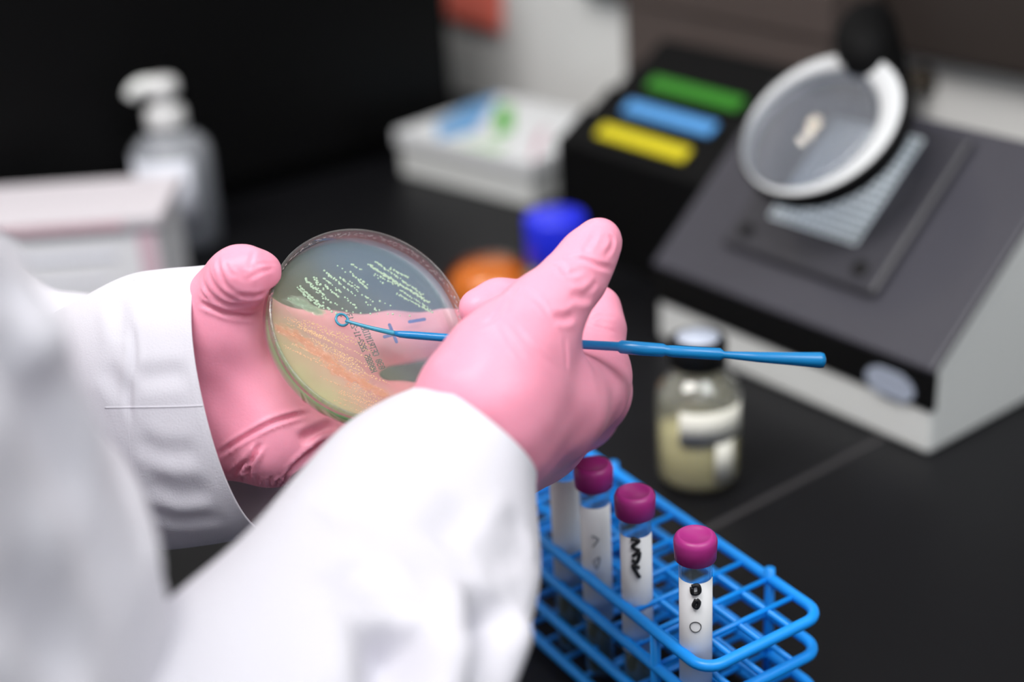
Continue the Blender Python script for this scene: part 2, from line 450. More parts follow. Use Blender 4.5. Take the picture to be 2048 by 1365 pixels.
# ------------------------------------------------------------------ black tiered sorter with coloured tabs
t = thing('tiered_sorter', 'black stepped desk sorter with yellow, blue and green tabs', 'sorter', B(.35, .13))
prof = [(.07, 0), (.07, .093), (.073, .096)]
tiers = [(.073, .096), (.103, .109), (.133, .1225), (.163, .137)]
for v_, z_ in tiers:
    prof += [(v_ + .002, z_ - .001), (v_ + .0285, z_ + .0165), (v_ + .030, z_ + .0165)]
prof += [(.200, .152), (.200, 0)]
build('body', *xf(prism(prof, 0, .256, .437), toB), M_matteblack, t, False)
for (v_, z_), c_, nm in zip(tiers[:3], ((214, 200, 12), (84, 156, 222), (44, 128, 22)), ('yellow', 'blue', 'green')):
    ur = {'yellow': (.2985, .400), 'blue': (.300, .401), 'green': (.300, .404)}[nm]
    ta = math.atan2(.0175, .0265)
    def tabf(p, v_=v_, z_=z_): return B(p[0], v_ + .014 + p[1] * math.cos(ta) - p[2] * math.sin(ta), z_ + .0075 + p[1] * math.sin(ta) + p[2] * math.cos(ta))
    o = build('tab', *xf(box_mesh((ur[0], -.0062, .0), (ur[1], .0078, .0035), .0015), tabf), mat(nm + '_tab', c_, .45), t, False)
    o['label'] = nm + ' tab'

t = thing('storage_box', 'dark brown box standing against the wall behind the black stepped sorter', 'box', B(.36, .24))
build('box_body', *xf(box_mesh((.268, .208, 0), (.505, .262, .200), .003), toB), mat('brown_board', (84, 73, 69), .7, noise=.06, nscale=15), t, False)
build('lid', *xf(box_mesh((.265, .2055, .175), (.508, .2645, .215), .003), toB), mat('brown_board_lid', (80, 69, 65), .7), t, False)

# ------------------------------------------------------------------ white wipes box
yb = math.radians(-9); o0 = np.array([.700, .076])
def wb(p):
    c_, s_ = math.cos(yb), math.sin(yb); x, y = -p[0], p[1]
    return B(o0[0] + x * c_ - y * s_, o0[1] + x * s_ + y * c_, p[2])
t = thing('wipes_box', 'white carton with a blue and green printed lid left of the black sorter', 'box', wb((.09, .08, 0)))
build('carton', *xf(box_mesh((.003, .003, 0), (.180, .150, .034), .002), wb), M_plast_white, t, False)
build('lid', *xf(box_mesh((0, 0, .030), (.183, .153, .046), .002), wb), mat('lid_white', (232, 234, 236), .5), t, False)
def wbi(x, y):
    p = G(x, y, .046); d2 = np.array([(p - C0).dot(U), (p - C0).dot(V)]) - o0; c_, s_ = math.cos(yb), math.sin(yb)
    return (float(np.clip(-(d2[0] * c_ + d2[1] * s_), .002, .181)), float(np.clip(-d2[0] * s_ + d2[1] * c_, .002, .151)))
for nm, c_, poly in (('blue', (112, 168, 218), [(916, 211), (986, 178), (986, 211), (951, 264), (863, 284), (872, 248)]), ('green', (86, 184, 60), [(993, 211), (1026, 211), (1026, 262), (988, 274)]),
                     ('pale_green', (196, 220, 190), [(907, 286), (1015, 284), (986, 315), (916, 315)]), ('pink', (214, 170, 186), [(1074, 268), (1098, 250), (1095, 325), (1066, 335)])):
    o = build('print_patch', *xf(prism([wbi(*q_) for q_ in poly], 2, .0455, .0463), wb), mat(nm + '_print', c_, .5), t, False); o['label'] = nm.replace('_', ' ') + ' printed patch'

# ------------------------------------------------------------------ blue-capped media bottle and the amber jar beside it
def vessel(t, name, prof_out, wall, m, n=48):
    ins = [(max(r_ - wall, .0002), z_) for r_, z_ in prof_out]
    ins[0] = (ins[0][0], prof_out[0][1] + wall)
    return build(name, *lathe(prof_out + ins[::-1], n, False), m, t, True, False)
g0 = B(.318, -.030)
t = thing('media_bottle', 'glass media bottle with a bright blue screw cap, half hidden by the raised thumb', 'bottle', g0)
vessel(t, 'glass', [(.0002, .0005), (.028, .0005), (.031, .003), (.031, .030), (.028, .041), (.019, .046), (.017, .049), (.017, .056)], .0015, M_glassclear)
build('liquid', *lathe([(.0001, .0022), (.0285, .0022), (.0293, .004), (.0293, .028), (.0001, .028)], 40), mat('straw_liquid', (150, 140, 84), .2), t, True, False)
cp = []
for i in range(6): pass
build('cap', *lathe([(.0001, .050), (.0228, .050), (.0235, .052), (.0235, .081), (.0225, .0835), (.0205, .0848), (.0001, .0852)], 48), mat('blue_cap', (36, 48, 226), .35, noise=.0), t, True, False)
g1 = B(.352, -.062)
g1 = G(985, 640); 
t = thing('amber_jar', 'squat amber jar with orange contents beside the blue-capped bottle', 'jar', g1)
M_amber = mat('amber_contents', (240, 190, 84), .35)
build('contents', *lathe([(.0001, .0015), (.030, .0015), (.0325, .005), (.0325, .027), (.029, .038), (.020, .044), (.0001, .045)], 48), M_amber, t, True, False)
vessel(t, 'glass', [(.0002, .0), (.031, .0), (.0345, .004), (.0345, .029), (.031, .041), (.021, .048), (.014, .0495), (.0002, .0498)], .0012, clear('amber_glass', (.97, .80, .56), .12, (.62, .16, .05)))

# ------------------------------------------------------------------ small bottle of straw-coloured broth
g0 = G(1396, 956)
t = thing('broth_bottle', 'small clear bottle half full of straw-coloured broth with a black cap', 'bottle', g0)
vessel(t, 'glass', [(.0002, .0004), (.018, .0004), (.0235, .003), (.0255, .008), (.0255, .056), (.0235, .064), (.016, .071), (.0125, .074), (.0125, .084)], .0015, M_glassclear)
M_broth = clear('straw_broth', (.90, .80, .42), .92, (1, .88, .48), .05); M_broth.node_tree.nodes[M_broth['dm']].inputs[0].default_value = .15
build('liquid', *lathe([(.0001, .0022), (.019, .0022), (.0225, .005), (.0238, .009), (.0238, .037), (.0001, .037)], 48), M_broth, t, True, False)
o = build('cap', *lathe([(.0001, .078), (.0165, .078), (.0170, .079), (.0170, .0925), (.0160, .094), (.0001, .0945)], 48), M_plast_black, t, True, False)
o = build('cap_sticker', *lathe([(.0001, .0946), (.0125, .0946), (.0125, .0951), (.0001, .0952)], 32), mat('pale_sticker', (192, 200, 218), .4), t, True, False)
# label: a curved paper strip on the side facing the counter
lv = []; lf = []
for a0_, a1_, z0_, z1_ in ((-2.15, -.45, .036, .0575), (-1.30, -.80, .009, .036)):
    b0 = len(lv)
    for z_ in (z0_, z1_):
        for i in range(17):
            a = a0_ + (a1_ - a0_) * i / 16; lv.append((.0258 * math.cos(a), .0258 * math.sin(a), z_))
    for i in range(16): lf.append([b0 + i, b0 + i + 1, b0 + i + 18, b0 + i + 17])
lab = build('label', lv, lf, mat('cream_label', (232, 230, 218), .6), t, True, False)
md = lab.modifiers.new('thickness', 'SOLIDIFY'); md.thickness = .0003

# ------------------------------------------------------------------ pump bottle of hand gel
g0 = G(372, 480)
gy = math.radians(200)
t = thing('pump_bottle', 'clear hand gel bottle with a white pump by the dark cabinet', 'bottle', g0, gy)
vessel(t, 'bottle', [(.0002, .0005), (.030, .0005), (.0345, .004), (.0345, .080), (.0325, .090), (.024, .098), (.0135, .103), (.0125, .112)], .001, clear('gel_bottle', (.82, .84, .88), .42, (.82, .84, .88)))
build('gel', *lathe([(.0001, .002), (.029, .002), (.0333, .005), (.0333, .070), (.0001, .070)], 40), clear('clear_gel', (.85, .87, .9), .10, (.8, .8, .85)), t, True, False)
lv = []; lf = []
for z_ in (.022, .084):
    for i in range(25):
        a = -2.6 + 3.3 * i / 24; lv.append((.0349 * math.cos(a + 1.2), .0349 * math.sin(a + 1.2), z_))
for i in range(24): lf.append([i, i + 1, i + 26, i + 25])
lb = build('label', lv, lf, mat('gel_label', (228, 231, 242), .5, noise=.06, nscale=90), t, True, False)
lb.modifiers.new('thickness', 'SOLIDIFY').thickness = .0003
pm = build('pump', *lathe([(.0001, .106), (.0165, .106), (.0172, .108), (.0172, .120), (.0150, .124), (.0085, .126), (.0085, .134), (.0145, .136), (.0150, .139), (.0150, .145), (.012, .149), (.0001, .1505)], 40), mat('pump_white', (222, 222, 222), .4), t, True, False)
nz = smooth_path([(.004, 0, .143), (.014, 0, .1445), (.022, 0, .142), (.0265, 0, .136)], 16)
build('nozzle', *tube(nz, np.linspace(.0080, .0056, 16), 14), M_plast_white, pm, True, False)

# ------------------------------------------------------------------ white carton on the left
FR = G(322, 428, .085); BR = G(266, 370, .085); d1 = (BR - FR); dl = np.linalg.norm(d1[:2])
ex = G(0, 388, .085) - BR; ex[2] = 0; ex /= np.linalg.norm(ex)
ey = np.array([-ex[1], ex[0], 0]); ey = ey if ey.dot(d1) > 0 else -ey
def lbx(p): return np.array([FR[0], FR[1], ZB]) + ex * p[0] + ey * p[1] + np.array([0, 0, p[2]])
t = thing('glove_carton', 'white carton with faint pink print at the far left, in front of the pump bottle', 'box', lbx((.09, .05, 0)))
build('carton', *xf(box_mesh((.006, .002, 0), (.190, .095, .080), .002), lbx), mat('carton_white', (250, 250, 254), .6), t, False)
build('lid', *xf(box_mesh((0, -.002, .074), (.196, .099, .085), .002), lbx), mat('carton_lid', (214, 208, 214), .6), t, False)
for nm, lo, hi in (('pink', (.03, -.0025, .076), (.195, -.0019, .082)), ('pale_pink', (.008, .0012, .015), (.022, .0021, .072)), ('grey_blue', (.04, .0012, .050), (.18, .0021, .054)), ('grey', (.05, .0012, .030), (.17, .0021, .033))):
    cc = {'pink': (226, 186, 196), 'pale_pink': (230, 200, 212), 'grey_blue': (232, 234, 246), 'grey': (236, 236, 246)}[nm]
    o = build('print_band', *xf(box_mesh(lo, hi), lbx), mat('carton_' + nm, cc, .6), t, False); o['label'] = nm.replace('_', ' ') + ' printed band'

# ------------------------------------------------------------------ blue wire test tube rack
rB = np.array([-.125, -.2443]); rA = np.array([.034, -.2289]); ra = (rA - rB) / np.linalg.norm(rA - rB); rn = np.array([ra[1], -ra[0]])
rn = rn if rn[1] < 0 else -rn                     # towards the near side
RLn, RWd = .188, .0655
def rk(p): q_ = rB + ra * p[0] + rn * p[1]; return B(q_[0], q_[1], p[2])
t = thing('tube_rack', 'bright blue wire rack holding four purple-capped test tubes', 'rack', rk((RLn / 2, RWd / 2, 0)))
def ring(z, r_=.0026, inset=0.0):
    c_ = .009; pts = []
    for cx_, cy_, a in ((RLn - c_, RWd - c_, 0), (c_, RWd - c_, 90), (c_, c_, 180), (RLn - c_, c_, 270)):
        for k in range(7):
            th = math.radians(a + 15 * k); pts.append((cx_ + (c_ - inset) * math.cos(th), cy_ + (c_ - inset) * math.sin(th), z))
    return xf(tube(pts, r_, 12, True), rk)
for z_ in (.070, .051, .028, .006):
    build('hoop', *ring(z_), M_blue, t)
NC, NR = 11, 4
pu, pv = RLn / NC, RWd / NR
for z_, s_ in ((.070, -1), (.051, 1), (.028, 1)):
    gm = MB()
    for i in range(1, NC): gm.add(*xf(tube([(i * pu, .001, z_), (i * pu, RWd - .001, z_)], .0013, 8), rk))
    for j in range(1, NR): gm.add(*xf(tube([(.001, j * pv, z_ + .0012 * s_), (RLn - .001, j * pv, z_ + .0012 * s_)], .0015, 8), rk))
    gm.make('grid', M_blue, t)
gm = MB()
for i in range(0, NC, 1): gm.add(*xf(tube([(i * pu + pu / 2, .001, .006), (i * pu + pu / 2, RWd - .001, .006)], .0013, 8), rk))
for j in range(1, NR): gm.add(*xf(tube([(.001, j * pv, .006), (RLn - .001, j * pv, .006)], .0020, 8), rk))
gm.make('floor_grid', M_blue, t)
for x_, y_ in ((.034, .0), (.034, RWd), (RLn - .034, 0), (RLn - .034, RWd)):
    build('upright', *xf(tube([(x_, y_, .0003), (x_, y_, .0755 if y_ == 0 else .070)], .0024, 10), rk), M_blue, t)

# ------------------------------------------------------------------ test tubes
M_serum = mat('dark_media', (58, 62, 46), .3)
row = RWd - pv / 2
def tube_at(px, cap=.1255):
    best = min(np.linspace(.0, RLn, 800), key=lambda s: abs(proj(rk((s, row, cap)))[0] - px)); return best
scr = {0: [], 1: [[(-.25, .084), (.15, .082), (-.2, .078)], [(-.2, .070), (.2, .072), (.0, .066), (-.2, .070)]],
       2: [[(-.28, .098), (.18, .097), (-.2, .094), (.22, .092)], [(-.2, .089), (.2, .091), (.05, .086), (-.25, .087)], [(.2, .083), (-.2, .084), (.1, .079), (.2, .078)]],
       3: [[(-.2, .097), (.15, .0975), (.2, .094), (-.15, .0935), (-.2, .0965)], [(.05, .0905), (.2, .089), (.1, .0865), (-.1, .0875), (.05, .0905)]]}
names = ['purple-capped test tube with blank label, its cap hidden behind the gloved hand', 'purple-capped test tube with a faint grey mark, beside the one under the hand',
         'purple-capped test tube with a tall column of black scrawl on its label', 'purple-capped test tube with one small black mark, nearest the rack corner']
for k, (px, cap_z) in enumerate(((1124, .128), (1186, .1255), (1269, .126), (1391, .1255))):
    s_ = tube_at(px, cap_z); base = rk((s_, row, .008))
    # local -y faces the camera
    dirc = CAM - base; yaw = math.atan2(dirc[1], dirc[0]) + math.pi / 2
    t = thing('test_tube', names[k], 'test tube', base, yaw, 'capped test tubes in the blue rack')
    top = cap_z - .008
    ro = .0070
    hemi = [(max(.0001, ro * math.sin(a)), ro - ro * math.cos(a)) for a in np.linspace(0, math.pi / 2, 8)]
    vessel(t, 'glass', hemi + [(ro, top - .016), (ro, top - .004)], .0008, M_tubeglass, 32)
    hl = [(max(.0001, (ro - .001) * math.sin(a)), .001 + (ro - .001) * (1 - math.cos(a))) for a in np.linspace(0, math.pi / 2, 8)]
    build('medium', *lathe(hl + [(ro - .001, .030), (.0001, .036)], 28), M_serum, t, True, False)
    rc = .0090
    cv = lathe([(.0001, top - .0115), (rc - .001, top - .0115), (rc - .0004, top - .011), (rc, top - .0025), (rc - .0006, top - .0008), (rc - .0016, top), (rc * .72, top + .0002), (rc * .66, top - .0006), (.0001, top - .0006)], 60)
    cv = ([(x * (1 + .012 * (i % 2)) if .1 < (z - top + .0125) / .0125 < .85 else x, y * (1 + .012 * (i % 2)) if .1 < (z - top + .0125) / .0125 < .85 else y, z) for i, (x, y, z) in enumerate(cv[0])], cv[1])
    build('cap', *cv, M_cap, t, True, False)
    lz0, lz1 = top - .082, top - .0195
    lv = []; lf = []
    for z_ in np.linspace(lz0, lz1, 2):
        for i in range(21):
            a = -math.pi / 2 - 1.25 + 2.6 * i / 20; lv.append(((ro + .00025) * math.cos(a), (ro + .00025) * math.sin(a), z_))
    for i in range(20): lf.append([i, i + 1, i + 22, i + 21])
    lab = build('label', lv, lf, M_label, t, True, False); lab.modifiers.new('thickness', 'SOLIDIFY').thickness = .0002
    if scr[k]:
        wm = MB()
        for st in scr[k]:
            pth = smooth_path([((ro + .0004) * math.cos(-math.pi / 2 + a), (ro + .0004) * math.sin(-math.pi / 2 + a), z_ + (top - .1175)) for a, z_ in st], 24)
            wm.add(*tube(pth, (.0009 if k > 1 else .0004), 6))
        if k == 3:
            th = np.linspace(0, 2 * math.pi, 24)
            wm.add(*tube([((ro + .0004) * math.cos(-math.pi / 2 + .32 * math.cos(a)), (ro + .0004) * math.sin(-math.pi / 2 + .32 * math.cos(a)), top - .041 + .0026 * math.sin(a)) for a in th], .00018, 5))
        build('handwriting', wm.v, wm.f, M_ink if k > 1 else mat('grey_ink', (150, 152, 156), .6), lab, True, False)

# ------------------------------------------------------------------ petri dish
DC = CAM + M @ np.array([-.0571, .0079, -.5824]); DN = M @ (np.array([.5205, .5124, 1.0]) / np.linalg.norm([.5205, .5124, 1.0]))
DX = np.cross(np.array([0, 0, 1.0]), DN); DX /= np.linalg.norm(DX); DY = np.cross(DN, DX)
drot = Matrix([[DX[i], DY[i], DN[i], DC[i]] for i in range(3)] + [[0, 0, 0, 1]])
HD, RD = .0112, .0435
t = thing('petri_dish', 'open round petri dish of green agar held up in the gloved left hand', 'petri dish', DC, rot=drot)
def dloc(p): q_ = np.asarray(p) - DC; return np.array([q_.dot(DX), q_.dot(DY), q_.dot(DN)])
def dpx(x, y, z): return dloc(onplane(x, y, DC + DN * z, DN))     # seen at a pixel, on the dish's own plane at local z
ps = clear('polystyrene', (.98, .98, .97), .02, (.95, .92, .9), .03, 1.0)
pw = clear('polystyrene_wall', (.98, .97, .96), .07, (1.0, .94, .94), .03, 1.9)  # faint pink-white body paints in the rim highlight and pinkish reflection
wallp = [(RD - .0008, -HD), (RD - .0004, -HD + .0006), (RD, -.0008), (RD - .0003, 0), (RD - .0011, 0), (RD - .0014, -.0008), (RD - .0018, -HD + .0014)]
build('wall', *lathe(wallp, 160, False), pw, t, True, False)
build('floor', *lathe([(.0001, -HD), (RD - .0008, -HD)], 96, False), ps, t, True, False)
ZA = -.0062
# agar: milky green gel, thicker with green pigment on one side
ma = bpy.data.materials.new('agar'); ma.use_nodes = True; nt = ma.node_tree
nt.nodes.remove(nt.nodes['Principled BSDF']); out = nt.nodes['Material Output']
tc = nt.nodes.new('ShaderNodeTexCoord'); sx = nt.nodes.new('ShaderNodeSeparateXYZ'); nt.links.new(tc.outputs['Object'], sx.inputs[0])
pA = dpx(560, 800, ZA); pB_ = dpx(820, 560, ZA); dd = (pB_ - pA)[:2]; L2 = dd @ dd
dv = nt.nodes.new('ShaderNodeVectorMath'); dv.operation = 'DOT_PRODUCT'; dv.inputs[1].default_value = (dd[0] / L2, dd[1] / L2, 0)
nt.links.new(tc.outputs['Object'], dv.inputs[0])
nz_ = nt.nodes.new('ShaderNodeTexNoise'); nz_.inputs['Scale'].default_value = 60; nt.links.new(tc.outputs['Object'], nz_.inputs['Vector'])
ad = nt.nodes.new('ShaderNodeMath'); ad.operation = 'MULTIPLY_ADD'; ad.inputs[1].default_value = .18; ad.inputs[2].default_value = -(pA[:2] @ dd) / L2 - .09
nt.links.new(nz_.outputs['Fac'], ad.inputs[0])
sm = nt.nodes.new('ShaderNodeMath'); sm.operation = 'ADD'; nt.links.new(dv.outputs['Value'], sm.inputs[0]); nt.links.new(ad.outputs[0], sm.inputs[1])
cr = nt.nodes.new('ShaderNodeValToRGB'); nt.links.new(sm.outputs[0], cr.inputs[0])
cr.color_ramp.elements[0].position = .0; cr.color_ramp.elements[0].color = (.44, .58, .26, 1)
cr.color_ramp.elements[1].position = .8; cr.color_ramp.elements[1].color = (.44, .70, .92, 1)
e_ = cr.color_ramp.elements.new(.28); e_.color = (.54, .60, .33, 1)
e_ = cr.color_ramp.elements.new(.5); e_.color = (.46, .58, .44, 1)
opr = nt.nodes.new('ShaderNodeMapRange'); opr.inputs[1].default_value = 0.10; opr.inputs[2].default_value = .46; opr.inputs[3].default_value = .80; opr.inputs[4].default_value = .24
nt.links.new(sm.outputs[0], opr.inputs[0])
df = nt.nodes.new('ShaderNodeBsdfDiffuse'); tl = nt.nodes.new('ShaderNodeBsdfTranslucent'); tp = nt.nodes.new('ShaderNodeBsdfTransparent')
tp.inputs[0].default_value = (1, .97, .90, 1)
nt.links.new(cr.outputs[0], df.inputs[0]); nt.links.new(cr.outputs[0], tl.inputs[0])
m1 = nt.nodes.new('ShaderNodeMixShader'); m1.inputs[0].default_value = .3; nt.links.new(df.outputs[0], m1.inputs[1]); nt.links.new(tl.outputs[0], m1.inputs[2])
m2 = nt.nodes.new('ShaderNodeMixShader'); nt.links.new(opr.outputs[0], m2.inputs[0]); nt.links.new(tp.outputs[0], m2.inputs[1]); nt.links.new(m1.outputs[0], m2.inputs[2])
gg = nt.nodes.new('ShaderNodeBsdfGlossy'); gg.inputs['Roughness'].default_value = .22; fr = fresnel(nt, 1.35)
m3 = nt.nodes.new('ShaderNodeMixShader'); nt.links.new(fr.outputs[0], m3.inputs[0]); nt.links.new(m2.outputs[0], m3.inputs[1]); nt.links.new(gg.outputs[0], m3.inputs[2])
nt.links.new(m3.outputs[0], out.inputs[0])
M_agarside = clear('agar_edge', (.92, .97, .90), .60, (.20, 1.0, .32), .1, .2)  # pigment green, oversaturated to paint in the glow of light guided through gel
n2 = M_agarside.node_tree; n2.nodes[M_agarside['dm']].inputs[0].default_value = .5; t2 = n2.nodes.new('ShaderNodeTexCoord'); d2_ = n2.nodes.new('ShaderNodeVectorMath'); d2_.operation = 'DOT_PRODUCT'; d2_.inputs[1].default_value = (dd[0] / L2, dd[1] / L2, 0)
n2.links.new(t2.outputs['Object'], d2_.inputs[0]); mr2 = n2.nodes.new('ShaderNodeMapRange'); off_ = (pA[:2] @ dd) / L2
mr2.inputs[1].default_value = off_ + .0; mr2.inputs[2].default_value = off_ + .42; mr2.inputs[3].default_value = .98; mr2.inputs[4].default_value = .0
n2.links.new(d2_.outputs['Value'], mr2.inputs[0]); n2.links.new(mr2.outputs[0], n2.nodes[M_agarside['op']].inputs[0])
av, af = lathe([(RD - .0040, -HD + .00015), (RD - .0012, -HD + .0002), (RD - .0008, -HD + .0006), (RD - .0006, ZA - .0006), (RD - .0012, ZA - .0002)], 128, False)
build('agar_edge', av, af, M_agarside, t, True, False)
build('agar', *lathe([(.0001, ZA), (RD - .006, ZA), (RD - .0030, ZA + .0002), (RD - .0019, ZA + .0010)], 128, False), ma, t, True, False)
# colonies
def colonies(lines, size, name, m, jit=.0006, dens=1.0):
    cm = MB(); bv, bf = lathe([(1, -.1), (.92, .28), (.62, .62), (.0001, .78)], 9, False)
    for x0, y0, x1, y1, d_, sc_ in lines:
        a = dpx(x0, y0, ZA); b = dpx(x1, y1, ZA); L_ = np.linalg.norm(b - a); n_ = max(2, int(L_ / .00105 * d_ * dens))
        for i in range(n_):
            q_ = a + (b - a) * ((i + rng.uniform(-.4, .4)) / n_) + np.array([rng.normal(0, jit), rng.normal(0, jit), 0])
            if np.hypot(q_[0], q_[1]) > RD - .004: continue
            s_ = size * sc_ * rng.uniform(.65, 1.2)
            cm.add([(q_[0] + s_ * p_[0], q_[1] + s_ * p_[1], ZA + .45 * s_ * p_[2]) for p_ in bv], bf)
    o = cm.make(name, m, t, True, False); o['kind'] = 'stuff'; return o
up = [(595, 576, 642, 618, 1.3, 1.1), (600, 574, 636, 606, 1.2, 1.), (610, 557, 664, 607, 1, 1), (612, 562, 640, 590, 1, 1), (606, 580, 650, 620, 1, .9), (628, 554, 650, 582, 1, 1), (630, 560, 650, 610, .7, .9),
      (646, 555, 686, 588, 1, 1), (649, 571, 681, 597, 1, 1), (649, 541, 672, 560, .8, 1), (660, 553, 714, 594, .9, 1), (678, 554, 720, 584, 1, 1), (700, 563, 722, 580, .8, .9), (702, 546, 737, 580, 1, 1), (704, 529, 726, 542, 1.1, 1),
      (678, 533, 700, 552, .5, .9), (716, 560, 740, 582, .8, 1), (690, 595, 718, 620, .8, 1), (726, 590, 749, 605, .9, .9), (733, 605, 762, 630, .5, .9), (722, 560, 738, 572, 1, 1),
      (738, 530, 862, 608, 1.5, 1.05), (742, 533, 800, 571, 1.2, 1), (752, 525, 848, 592, 1.2, 1), (780, 537, 820, 558, 1.2, 1), (793, 588, 866, 626, 1.7, .8), (750, 548, 800, 575, .9, .9), (800, 580, 864, 622, 1., .9),
      (748, 552, 770, 570, .6, .9), (736, 610, 770, 625, .4, .9), (755, 600, 800, 622, .3, .9), (668, 606, 700, 628, .5, 1), (640, 610, 690, 636, .6, 1), (700, 625, 840, 634, .22, .8), (576, 597, 600, 612, .7, 1)]
colonies(up, .00052, 'colonies', mat('pale_colonies', (166, 190, 164), .35, spec=.4), .00020, 1.25)
low = []
for k in range(46):
    x0 = rng.uniform(556, 690); y0 = 622 + (x0 - 556) * .38 + rng.uniform(-4, 70); l_ = rng.uniform(30, 110)
    low.append((x0, y0, x0 + l_, y0 + l_ * rng.uniform(.42, .52), 1.3, .42))
for k in range(14):
    x0 = rng.uniform(640, 720); y0 = 770 + rng.uniform(-15, 35); l_ = rng.uniform(30, 80); low.append((x0, y0, x0 + l_, y0 + l_ * .42, 1.2, .4))
colonies(low, .00062, 'streaks', mat('peach_streaks', (216, 176, 136), .4), .0002)
# ragged lawn of growth: a thin film with an uneven outline
def film(path, wid, name, m):
    fm = MB(); pth = smooth_path([(*p_, 0) for p_ in path], 60)
    for i in range(220):
        s_ = rng.uniform(0, 59); i0 = int(s_); x, y, _ = pth[i0] + (pth[min(59, i0 + 1)] - pth[i0]) * (s_ - i0)
        q_ = dpx(x + rng.normal(0, wid * .5), y + rng.normal(0, wid * .35), ZA); r_ = rng.uniform(.0005, .0012)
        bv, bf = lathe([(1, -.1), (.8, .08), (.0001, .1)], 8, False)
        ang = math.atan2(*(dpx(x + 10, y + 4.6, ZA) - dpx(x, y, ZA))[[1, 0]])
        ca, sa = math.cos(ang), math.sin(ang); el = rng.uniform(1, 2.6)
        fm.add([(q_[0] + r_ * (el * p_[0] * ca - p_[1] * sa), q_[1] + r_ * (el * p_[0] * sa + p_[1] * ca), ZA + .00014 * (1 + rng.uniform(0, .5)) + .0012 * r_ * 1e2 * p_[2] * .1) for p_ in bv], bf)
    o = fm.make(name, m, t, True, False); o['kind'] = 'stuff'; return o
film([(552, 655), (590, 672), (620, 695), (650, 715), (680, 745), (720, 765), (770, 790)], 13, 'growth_lawn', clear('lawn_film', (1, .95, .9), .20, (.92, .56, .36)))
film([(585, 600), (610, 612), (640, 628)], 10, 'growth_lawn', clear('lawn_film_pale', (.98, 1, .97), .08, (.56, .66, .52)))
# condensation drops on the inside of the wall
cm = MB(); bv, bf = lathe([(1, -.1), (.8, .45), (.0001, .75)], 7, False)
for k in range(420):
    an = rng.uniform(math.radians(-180), math.radians(180)); q_ = dpx(*[(700 + 200 * math.cos(an)), 650], 0); 
    th = rng.uniform(0, 2 * math.pi); z_ = rng.uniform(-.0045, -.0012); r_ = RD - .00150
    c_ = np.array([r_ * math.cos(th), r_ * math.sin(th), z_]); n_ = -np.array([math.cos(th), math.sin(th), 0]); tg = np.array([-math.sin(th), math.cos(th), 0]); s_ = rng.uniform(.00012, .0004)
    el = rng.uniform(1, 2.5)
    cm.add([c_ + s_ * (el * p_[0] * tg + p_[1] * np.array([0, 0, 1.]) + p_[2] * n_) for p_ in bv], bf)
o = cm.make('condensation', clear('water_drops', (.9, .9, .9), .35, (.9, .86, .86), .02, 2.0), t, True, False); o['kind'] = 'stuff'
# marker strokes on the underside
def stroke(a, b, w_, name, m):
    p0 = dpx(*a, -HD - .0002); p1 = dpx(*b, -HD - .0002); d_ = p1 - p0; n_ = np.array([-d_[1], d_[0], 0]); n_ /= np.linalg.norm(n_)
    k = 10; v_ = []; 
    for zz in (-HD - .0001, -HD - .00035):
        ring_ = []
        for c_, s0 in ((p1, -90), (p0, 90)):
            for i in range(k + 1):
                th = math.radians(s0 + 180 * i / k); dd_ = d_ / np.linalg.norm(d_)
                ring_.append((c_[0] + w_ * (dd_[0] * math.cos(th) + n_[0] * math.sin(th)), c_[1] + w_ * (dd_[1] * math.cos(th) + n_[1] * math.sin(th)), zz))
        v_ += ring_
    n2 = len(v_) // 2; f_ = [list(range(n2)), list(range(n2, 2 * n2))[::-1]] + [[i, (i + 1) % n2, n2 + (i + 1) % n2, n2 + i] for i in range(n2)]
    return v_, f_
pm_ = MB(); pm_.add(*stroke((779, 650), (793, 684), .0007, '', None)); pm_.add(*stroke((769, 674), (797, 667), .0007, '', None))
pm_.make('plus_mark', M_inkblue, t, False, False)
mm_ = MB(); mm_.add(*stroke((819, 644), (849, 639), .0007, '', None)); mm_.make('minus_mark', M_inkblue, t, False, False)
# dot-matrix print on the underside, read from below (so mirrored from above)
FONT = {'C': '01110 10001 10000 10000 10000 10001 01110', 'E': '11111 10000 10000 11110 10000 10000 11111', 'T': '11111 00100 00100 00100 00100 00100 00100', 'R': '11110 10001 10001 11110 10100 10010 10001',
        'I': '01110 00100 00100 00100 00100 00100 01110', 'M': '10001 11011 10101 10101 10001 10001 10001', 'D': '11110 10001 10001 10001 10001 10001 11110', '0': '01110 10001 10011 10101 11001 10001 01110',
        '2': '01110 10001 00001 00110 01000 10000 11111', '1': '00100 01100 00100 00100 00100 00100 01110', '3': '11110 00001 00001 01110 00001 00001 11110', '-': '00000 00000 00000 11111 00000 00000 00000',
        'H': '10001 10001 10001 11111 10001 10001 10001', '8': '01110 10001 10001 01110 10001 10001 01110', 'S': '01111 10000 10000 01110 00001 00001 11110', '5': '11111 10000 11110 00001 00001 10001 01110', ' ': '00000 ' * 6 + '00000',
        'B': '11110 10001 10001 11110 10001 10001 11110', 'A': '01110 10001 10001 11111 10001 10001 10001', 'O': '01110 10001 10001 10001 10001 10001 01110', 'G': '01110 10001 10000 10111 10001 10001 01110'}
